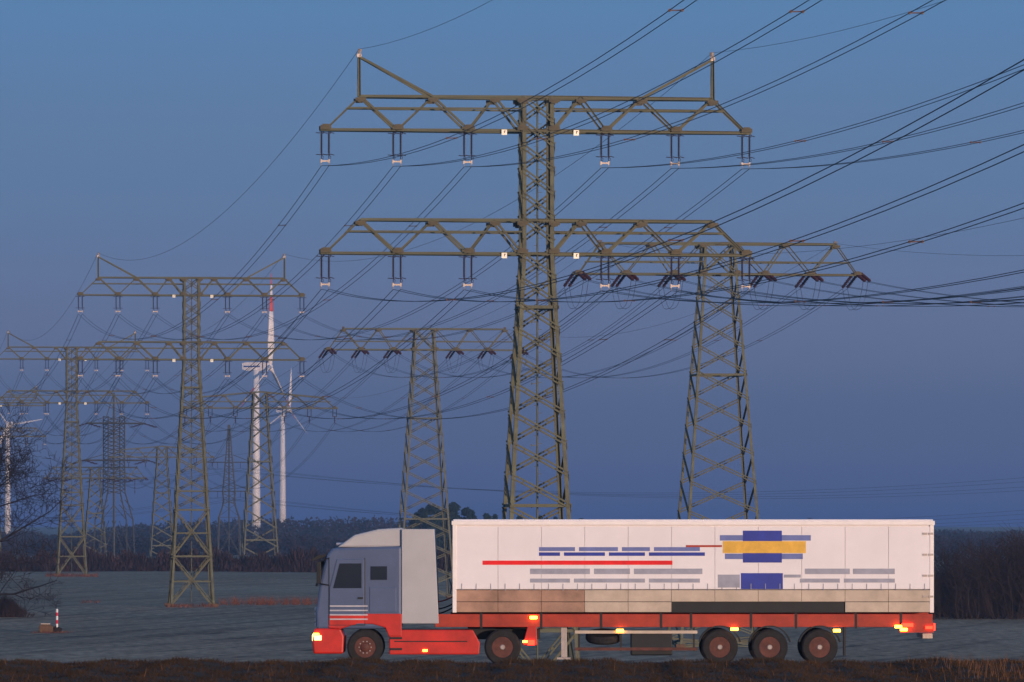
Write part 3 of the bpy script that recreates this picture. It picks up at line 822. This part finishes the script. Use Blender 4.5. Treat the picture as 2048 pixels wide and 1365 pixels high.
def pine(x, d, top, w, label, seed):
    s = d/FPX; X = (x-1024)*s; g = gz(X, d); H = CAMZ + (HY-top)*s - g
    root = thing('pine_tree', label, 'tree', (X, d, g), 0, 'dark pines on the horizon')
    b = MB(); b.tube([(0,0,0),(.1,0,H*.5),(0,.1,H*.9)], [.35,.25,.08], 6); b.obj('trunk', M['bark'], root)
    rd = np.random.default_rng(seed); n = 30
    cs = []; rs = []
    for i in range(n):
        t = (i+rd.random())/n; a = rd.random()*6.28; rr = w*s*.42*(1.05-t*.85)
        cs.append((math.cos(a)*rr, math.sin(a)*rr, H*(.25+.68*t))); q = w*s*(.23-.13*t)*(.7+.6*rd.random()); rs.append((q, q, q*.7))
    V, F = scatter_tris(np.array(cs), np.array(rs), 190, .55)
    link('crown', np_mesh('crown', V, F, M['pine']), root)
for i, (x, t, w_) in enumerate(((842,1014,66), (868,1006,76), (903,1002,84), (936,1012,62), (975,1024,40), (990,1026,22), (1042,1028,34), (1082,1029,26), (1112,1031,24), (1160,1034,26))):
    lab = ['leftmost dark pine of the clump seen through the strain pylon legs', 'dark pine in the clump behind the strain pylon foot', 'tallest broad dark pine right of the strain pylon foot',
           'dark pine on the right shoulder of the horizon clump', 'small dark tree just right of the pine clump', 'second small dark tree right of the pine clump',
           'small dark tree seen left through the central pylon legs', 'small dark tree in the middle of the central pylon foot', 'small dark tree behind the right leg of the central pylon',
           'last small dark tree right of the central pylon'][i]
    pine(x, 1500 + 9*i, t, w_, lab, 40+i)

def blades(name, label, xs, ds, h, m, wd, lean=.35):
    n = len(xs); z = CAMZ + rel(xs, ds) - .02
    hh = h*(.35+.9*rng.random(n)); a = rng.random(n)*6.28
    lx = np.cos(a)*hh*lean; ly = np.sin(a)*hh*lean; w_ = wd*(.6+.8*rng.random(n))
    V = np.stack([np.stack([xs-w_, ds, z], 1), np.stack([xs+w_, ds, z], 1), np.stack([xs+lx, ds+ly, z+hh], 1)], 1).reshape(-1,3)
    return stuff(name, label, V, np.arange(n*3).reshape(-1,3), m)
n = 70000; xs = rng.uniform(-15, 15, n); ds = rng.uniform(118, 142.5, n)
cl = np.sin(xs*2.1+np.sin(ds*1.7)*2)+np.sin(xs*5.3+ds)*.6
k = cl > -.7
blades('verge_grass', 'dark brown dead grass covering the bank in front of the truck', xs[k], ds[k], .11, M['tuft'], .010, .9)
n = 420; xs = rng.uniform(-15, 15, n); xs[120:] = rng.normal(11.2, 1.0, n-120); ds = rng.uniform(124, 139, n)
blades('dry_stalks', 'sparse orange brown dry stalks on the bank at lower right', xs, ds, .26, M['stalk'], .008, .3)
n = 1500; xq = rng.uniform(436, 640, n); dq = 606 + 30*rng.random(n)
k = rng.random(n) < (.12 + .88*np.abs(np.sin(xq*.045)*np.sin(xq*.13)))*np.clip((xq-430)/60, 0, 1)
xs = (xq-1024)/FPX*dq
blades('russet_weeds', 'patchy russet weeds on the field beside the second pylon', xs[k], dq[k], .85, M['weed'], .030, .45)
for (xa, xb, da, db, n_, hh) in ((330, 436, 594, 610, 240, .35), (90, 196, 872, 896, 420, .5), (160, 200, 620, 640, 40, .35)):
    xq = rng.uniform(xa, xb, n_); dq = rng.uniform(da, db, n_)
    blades('pylon_foot_weeds', {330: 'thin russet weeds round the feet of the second pylon', 90: 'brown weeds heaped round the feet of the third pylon', 160: 'tiny russet weed patch in the far field left of the second pylon'}[xa],
           (xq-1024)/FPX*dq, dq, hh, M['weed'], .04, .4)

# ------------------------------------------------------------------ marker post and block
XP, DP = (114-1024)/FPX*511, 511; zp = gz(XP, DP); sP = 511/FPX
root = thing('marker_post', 'red and white striped marker post standing in the near field', 'post', (XP, DP, zp))
hs = [0, .45, .80, 1.15, 1.50, 1.82, 2.15]
for i in range(6):
    b = MB(); r = .10
    b.lathe([(r, hs[i]), (r, hs[i+1]-.002)] if i < 5 else [(r, hs[i]), (r, hs[i+1]-.05), (.04, hs[i+1])], 10)
    b.obj('band', M['postred' if i % 2 == 0 else 'postwhite'], root)
XQ = XP - .95
root = thing('concrete_block', 'weathered brownish well block beside the striped marker post', 'block', (XQ, DP+.3, gz(XQ, DP)))
b = MB(); b.prism([(-.62,-.2),(.62,-.2),(.60,.62),(.30,.72),(-.45,.78),(-.66,.60)], -.5, .5); b.obj('block_body', M['brick'], root, bevel=.06)
b = MB(); b.box((-.1,0,.80), (.42,.4,.05)); b.obj('lid', M['cream'], root, bevel=.02)
b = MB(); b.box((.95,0,.2), (.35,.4,.35), Matrix.Rotation(.4,3,'Y')); b.obj('rubble', M['bark'], root, bevel=.1)
n_ = 320; xq = XQ + rng.normal(.3, .8, n_); dq = DP + rng.normal(0, .8, n_)
blades('block_weeds', 'brown weeds around the block under the marker post', xq, dq, .20, M['weed'], .03, .6)

# ------------------------------------------------------------------ truck
TXP = lambda px: (px - 628)/73.0
TZP = lambda py: (1332 - py)/73.0
truck = thing('articulated_lorry', 'white lorry with blue-grey cab, red skirts and lit amber side lamps, heading left', 'truck', ((628-1024)/73.0, 157.2, CAMZ-3.996))
Yn, Yf = -1.25, 1.25
def slab(name, px0, px1, py0, py1, m, parent, y0=None, y1=None, bevel=0):
    b = MB(); b.box2((TXP(px0), Yn if y0 is None else y0, TZP(py1)), (TXP(px1), Yf if y1 is None else y1, TZP(py0)))
    return b.obj(name, M[m], parent, bevel)
# --- trailer
body_ = slab('trailer_body', 905, 1868, 1044, 1180, 'white', truck, Yn+.02, Yf-.02, .02)
npan = 11; x0, x1 = 909, 1864
for i in range(npan):
    a = x0 + (x1-x0)*i/npan; c = x0 + (x1-x0)*(i+1)/npan
    slab('side_panel', a+.25, c-.25, 1054, 1179, 'white', body_, Yn-.012, Yn+.012, .008)
for yy in ((Yn-.045, Yn+.04), (Yf-.04, Yf+.045)):
    slab('roof_rail', 903, 1870, 1042.5, 1051, 'rail', body_, *yy, bevel=.012)
slab('roof_cap', 906, 1867, 1039.5, 1043.5, 'white', body_, Yn+.06, Yf-.06, .02)
for a in (905, 1860): slab('corner_post', a, a+8, 1051, 1226, 'rail', body_, Yn-.03, Yn+.03, .01)
pr = lambda nm, a, b_, c, d_, m, o=.002: slab(nm, a, b_, c, d_, m, body_, Yn-.0125-.004-o, Yn-.0125)
pr('red_stripe', 965, 1345, 1122, 1130.5, 'stripe')
for a, b_ in ((1078,1150), (1158,1236), (1244,1300), (1308,1400)): pr('blue_bar', a, b_, 1095, 1103, 'softblue')
for a, b_ in ((1078,1120), (1128,1210), (1218,1290), (1298,1410)): pr('blue_bar', a, b_, 1105.5, 1112.5, 'blue')
for a, b_ in ((1060,1180), (1188,1260), (1268,1405), (1610,1700), (1706,1790)): pr('grey_bar', a, b_, 1138, 1149, 'greyp')
for a, b_ in ((1060,1140), (1148,1290), (1298,1400), (1600,1680), (1688,1790)): pr('grey_bar', a, b_, 1158, 1166, 'greyp')
def disc(name, cx, cy, rx, ry, m, o, parent):
    b = MB(); n = 28; pts = [(TXP(cx + rx*math.cos(2*math.pi*i/n)), TZP(cy + ry*math.sin(2*math.pi*i/n))) for i in range(n)]
    b.prism(pts, Yn-.0125-.004-o, Yn-.0125); return b.obj(name, M[m], parent)
pr('emblem_field', 1486, 1564, 1062, 1126, 'blue', .004)
pr('emblem_wing', 1440, 1486, 1071, 1082, 'softblue'); pr('emblem_wing', 1564, 1622, 1071, 1082, 'softblue')
pr('emblem_wing', 1450, 1486, 1108, 1119, 'softblue'); pr('emblem_wing', 1564, 1606, 1108, 1119, 'softblue')
pr('emblem_banner', 1446, 1612, 1083, 1107, 'yellow', .006)
pr('emblem_line', 1372, 1444, 1091, 1095, 'chassis', .003)
pr('emblem_lower', 1482, 1566, 1147, 1179, 'blue', .004)
pr('emblem_wing', 1436, 1480, 1150, 1176, 'greyp'); pr('emblem_wing', 1568, 1602, 1150, 1156, 'greyp')
for i in range(33):
    a = x0 + (x1-x0)*(i+.5)/33
    slab('strap', a-.7, a+.7, 1168, 1182, 'greyp', body_, Yn-.028, Yn-.019)
for px in (1846, 1858):
    for py in (1066, 1108, 1150, 1192): slab('hinge', px, px+9, py, py+4, 'hub', body_, Yn-.045, Yn-.03)
# lower side boards
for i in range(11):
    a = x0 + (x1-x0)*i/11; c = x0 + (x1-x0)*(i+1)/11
    m = 'redreflect' if i < 3 else 'cream'
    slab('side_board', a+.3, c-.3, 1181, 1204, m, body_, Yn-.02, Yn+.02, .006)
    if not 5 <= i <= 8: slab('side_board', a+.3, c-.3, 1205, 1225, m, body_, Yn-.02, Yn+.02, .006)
floor = slab('trailer_floor', 905, 1868, 1181, 1226, 'black', truck, Yn+.03, Yf-.03)
ch = slab('chassis_beam', 870, 1866, 1229, 1255, 'chassis', truck, Yn+.04, Yn+.16, .01)
slab('chassis_beam', 900, 1866, 1227, 1256, 'chassis', truck, .35, .5, .01)
for px in (960, 1080, 1200, 1320, 1380, 1500, 1590, 1710, 1800):
    slab('bracket', px, px+5, 1227, 1258, 'black', ch, Yn+.03, Yn+.04)
slab('side_guard', 1150, 1395, 1262, 1268, 'cream', truck, Yn+.02, Yn+.06)
slab('side_guard', 1150, 1395, 1296, 1302, 'rim', truck, Yn+.02, Yn+.06)
for px in (1156, 1240, 1386): slab('guard_post', px, px+4, 1256, 1303, 'black', truck, Yn+.06, Yn+.10)
slab('pallet_box', 1262, 1345, 1262, 1312, 'black', truck, Yn+.11, -.35, .03)
slab('landing_leg', 1122, 1134, 1256, 1316, 'hub', truck, Yn+.15, Yn+.30, .01)
slab('landing_foot', 1114, 1142, 1316, 1320, 'hub', truck, Yn+.1, Yn+.35)
for px in (1440, 1540, 1640):
    b = MB(); n = 14; c = Vector((TXP(px), 0, .5)); ro, ri = .60, .565
    for i in range(n):
        a0, a1 = math.pi*(.08+.84*i/n), math.pi*(.08+.84*(i+1)/n)
        vs = []
        for y in (Yn+.02, Yn+.42):
            for r_, aa in ((ri,a0),(ro,a0),(ro,a1),(ri,a1)): vs.append((c.x+math.cos(aa)*r_, y, c.z+math.sin(aa)*r_))
        b.add(vs, [(0,1,2,3),(7,6,5,4),(1,5,6,2),(0,3,7,4)])
    b.obj('mudguard', M['black'], truck)
slab('underrun_bumper', 1846, 1866, 1268, 1278, 'cream', truck, Yn+.05, Yf-.05, .01)
slab('mudflap', 1688, 1692, 1256, 1312, 'black', truck, Yn+.05, Yn+.45)
slab('light_board', 1800, 1868, 1246, 1266, 'chassis', truck, Yn+.03, Yn+.04)
tl = slab('tail_lamp', 1866, 1871, 1248, 1262, 'tail', truck, Yn+.05, Yn+.40)
def lamp(px, py, m='amber', w_=.10, h_=.04, name='side_lamp', y=Yn-.03):
    b = MB(); b.box((TXP(px), y, TZP(py)), (w_, .025, h_)); return b.obj(name, M[m], truck, .01)
for px, py in ((1067,1236), (1469,1259), (1674,1262), (1797,1254), (1808,1260), (1240,1262)): lamp(px, py)
lamp(1815, 1251, 'tail', .16, .05, 'tail_lamp')
lamp(1858, 1256, 'tail', .10, .04, 'tail_lamp')
for k, (za, zb) in enumerate(((2.3,1.9),(2.1,1.7),(1.9,1.6))):
    b = MB(); q = [Vector((2.45+(3.85-2.45)*t, -.2+.15*k, za+(zb-za)*t-.35*math.sin(math.pi*t))) for t in [i/10 for i in range(11)]]
    b.tube(q, .022, 6); b.obj('air_hose', M['red' if k == 0 else 'black'], truck)
b = MB(); b.lathe([(.2,-.11),(.46,-.11),(.5,-.05),(.5,.05),(.46,.11),(.2,.11)], 24, Matrix.Translation((TXP(1208), Yn+.5, .78)) @ Matrix.Rotation(.25, 4, 'X')); b.obj('spare_wheel', M['tyre'], truck)
# --- wheels
def wheel(px, y, r=.5, steer=False):
    b = MB(); Mx = Matrix.Translation((TXP(px), y, r)) @ Matrix.Rotation(math.pi/2, 4, 'X')
    b.lathe([(r*.56,-.13),(r*.60,-.15),(r*.9,-.15),(r*.985,-.11),(r,-.05),(r*.985,-.045),(r*.985,.0),(r,.005),(r,.06),(r*.985,.11),(r*.9,.15),(r*.6,.15),(r*.56,.13)], 32, Mx)
    W = b.obj('wheel', M['tyre'], truck)
    b = MB(); b.lathe([(r*.575,.14),(r*.575,.10),(r*.50,.09),(r*.46,.02 if not steer else .10),(r*.24,.0 if not steer else .14),(r*.22,.09 if not steer else .18),(r*.05,.11 if not steer else .2)], 24, Mx); b.obj('rim', M['rim'], W)
    b = MB()
    for k in range(10):
        a = k*.628; b.box(Vector((TXP(px)+math.cos(a)*r*.33, y-(.06 if not steer else .15), r+math.sin(a)*r*.33)), (.015,.03,.015))
    b.lathe([(r*.17,-.02),(r*.17,.13),(r*.11,.16)], 14, Mx)
    b.obj('wheel_nut', M['hub'], W)['kind'] = 'stuff'
    return W
for px in (1440, 1540, 1640):
    for y in (Yn+.20, Yf-.20): wheel(px, y)
for y in (Yn+.20, Yf-.20): wheel(730, y, .5, True)
for y in (Yn+.20, Yf-.20): wheel(1005, y)
for px in (1440,1540,1640,730,1005):
    b = MB(); b.tube([(TXP(px),Yn+.3,.5),(TXP(px),Yf-.3,.5)], .08, 8); b.obj('axle', M['black'], truck)
# --- tractor
b = MB()
b.prism([(.06,1.0),(.04,1.45),(.16,2.25),(.34,3.02),(.50,3.22),(2.40,3.28),(2.40,1.0)], Yn+.02, Yf-.02)
cab = b.obj('cab', M['cab'], truck, .07)
b = MB(); b.prism([(.62,3.24),(1.10,3.58),(1.75,3.74),(2.42,3.78),(2.42,3.24)], Yn+.15, Yf-.15); b.obj('roof_deflector', M['fairing'], cab, .06)
b = MB(); b.prism([(.02,2.18),(.36,3.0),(.42,2.98),(.08,2.16)], Yn+.14, Yf-.14); b.obj('windscreen', M['glass'], cab)
b = MB(); b.prism([(.10,3.02),(-.08,2.90),(-.06,2.86),(.30,2.98),(.36,3.06)], Yn+.12, Yf-.12); b.obj('sun_visor', M['black'], cab)
b = MB(); b.prism([(.42,1.12),(.42,2.12),(.62,2.92),(1.38,2.92),(1.38,1.12)], Yn-.005, Yn+.03); D = b.obj('door', M['cab'], cab, .02)
b = MB(); b.prism([(.52,2.12),(.70,2.80),(1.30,2.80),(1.30,2.12)], Yn-.014, Yn+.01); b.obj('window', M['glass'], D)
b = MB(); b.box((1.27,Yn-.02,1.85), (.07,.02,.025)); b.obj('handle', M['black'], D)
b = MB(); b.prism([(1.55,2.35),(1.55,2.72),(2.0,2.72),(2.0,2.35)], Yn-.004, Yn+.03); b.obj('sleeper_window', M['glass'], cab)
for zz in (1.62, 1.74, 1.86, 1.98): 
    b = MB(); b.box((.95,Yn-.012,zz-.35), (.52,.008,.018)); b.obj('trim_strip', M['silver'], cab)
for zz in (1.12,1.26,1.40,1.54): 
    b = MB(); b.box((.03+.0*zz,0,zz), (.03,.9,.035)); b.obj('grille_bar', M['silver'], cab)
b = MB(); b.box2((.405,Yn-.009,1.10),(.42,Yn+.0,2.95)); b.box2((1.385,Yn-.009,1.10),(1.40,Yn+.0,2.95)); b.box2((.42,Yn-.009,1.10),(1.385,Yn,1.115)); b.obj('door_seam', M['black'], cab)
b = MB(); b.box2((1.52,Yn+.0,1.46),(2.25,Yn+.03,2.15)); b.obj('locker_door', M['cab'], cab, .012)
b = MB(); b.tube([(.6,Yn+.35,3.33),(1.05,Yn+.35,3.33)], .04, 8); b.obj('air_horn', M['silver'], cab)
b = MB(); b.box((1.05,Yn+.12,2.2), (.16,.1,.30)); b.obj('seat', M['black'], cab)
b = MB(); b.box((.14,Yn-.22,2.55), (.06,.10,.30)); b.tube([(.16,Yn-.2,2.85),(.42,Yn+.02,2.95)], .02, 5); b.tube([(.16,Yn-.2,2.25),(.42,Yn+.02,2.2)], .02, 5); b.obj('mirror', M['black'], cab, .02)
b = MB(); b.box((.14,Yf+.22,2.55), (.06,.10,.30)); b.obj('mirror', M['black'], cab, .02)
b = MB(); b.prism([(2.40,1.15),(2.40,3.74),(3.30,3.74),(3.42,1.15)], Yn+.03, Yn+.07); b.obj('side_deflector', M['fairing'], truck, .015)
b = MB(); b.prism([(2.40,1.15),(2.40,3.74),(3.30,3.74),(3.42,1.15)], Yf-.07, Yf-.03); b.obj('side_deflector', M['fairing'], truck, .015)
# bumper with wheel arch
def arch(x0, x1, z0, z1, cx, r):
    pts = [(x0, z0)]
    for i in range(9):
        a = math.pi*(1 - i/8); px_, pz_ = cx+math.cos(a)*r, .5+math.sin(a)*r
        if x0 < px_ < x1: pts.append((px_, max(z0, pz_)))
    pts += [(x1, z0), (x1, z1), (x0, z1)]
    return pts
b = MB(); b.prism([(-.02,.32),(-.05,.62),(0,1.02),(.72,1.02),(.82,.80),(.80,.32)], Yn+.01, Yf-.01); bp_ = b.obj('bumper', M['red'], truck, .05)
b = MB(); b.prism([(.72,1.0),(.9,1.06),(1.2,1.14),(1.6,1.14),(1.95,1.04),(2.05,.8),(2.4,.8),(2.4,1.42),(.4,1.42),(.4,1.03)], Yn-.008, Yn+.30); b.obj('wheel_arch', M['red'], truck, .02)
b = MB(); b.prism([(2.06,.30),(2.06,.98),(4.35,.98),(4.55,.62),(4.52,.30)], Yn+.03, Yn+.14); sk = b.obj('side_skirt', M['red'], truck, .03)
b = MB(); b.box((3.2,Yn+.025,.66), (1.0,.008,.015)); b.obj('seam', M['black'], sk)
b = MB(); b.box((2.25,Yn+.02,.45), (.16,.02,.03)); b.box((2.25,Yn+.02,.75), (.16,.02,.03)); b.obj('step', M['black'], sk)
b = MB(); b.prism([(5.72,.55),(5.85,1.08),(6.1,1.08),(6.12,.55)], Yn+.03, Yn+.4); b.obj('rear_mudguard', M['red'], truck, .02)
b = MB(); b.box2((2.3,-.45,.70),(6.2,.45,.98)); b.obj('tractor_frame', M['black'], truck)
b = MB(); b.box2((2.45,Yn+.16,.35),(4.2,-.5,.95)); b.obj('fuel_tank', M['silver'], truck, .08)
b = MB(); b.box2((4.2,-.5,1.0),(6.1,.5,1.15)); b.obj('fifth_wheel', M['black'], truck, .03)
lamp(632, 1270, 'amber', .08, .04, 'indicator_lamp', Yn-.0)
b = MB(); b.box2((-.06,Yn+.06,.66),(.10,Yn+.50,.86)); b.obj('headlamp', M['head'], bp_, .03)
b = MB(); b.box2((-.06,Yf-.50,.66),(.10,Yf-.06,.86)); b.obj('headlamp', M['head'], bp_, .03)
b = MB(); b.box((.10,Yn-.002,.76), (.10,.02,.07)); b.obj('headlamp_wrap', M['head'], bp_, .01)
lamp(850, 1302, 'amber', .06, .03, 'side_lamp', Yn+.02)
lamp(1050, 1284, 'amber', .06, .03, 'side_lamp', Yn+.02); lamp(1062, 1286, 'tail', .10, .07, 'tail_lamp', Yn+.02)

# ------------------------------------------------------------------ haze
hz = MB(); hz.box2((-3600,-650,CAMZ-14),(3600,6500,CAMZ+135))
hm = bpy.data.materials.new('thin_haze'); hm.use_nodes = True; t = hm.node_tree
for nd in list(t.nodes):
    if nd.type != 'OUTPUT_MATERIAL': t.nodes.remove(nd)
pv = t.nodes.new('ShaderNodeVolumePrincipled'); pv.inputs['Density'].default_value = 2.0e-4
pv.inputs['Color'].default_value = (.82,.84,.96,1); pv.inputs['Anisotropy'].default_value = .7
t.links.new(pv.outputs[0], t.nodes['Material Output'].inputs['Volume'])
tag(hz.obj('haze', hm), None, None, None, 'stuff')
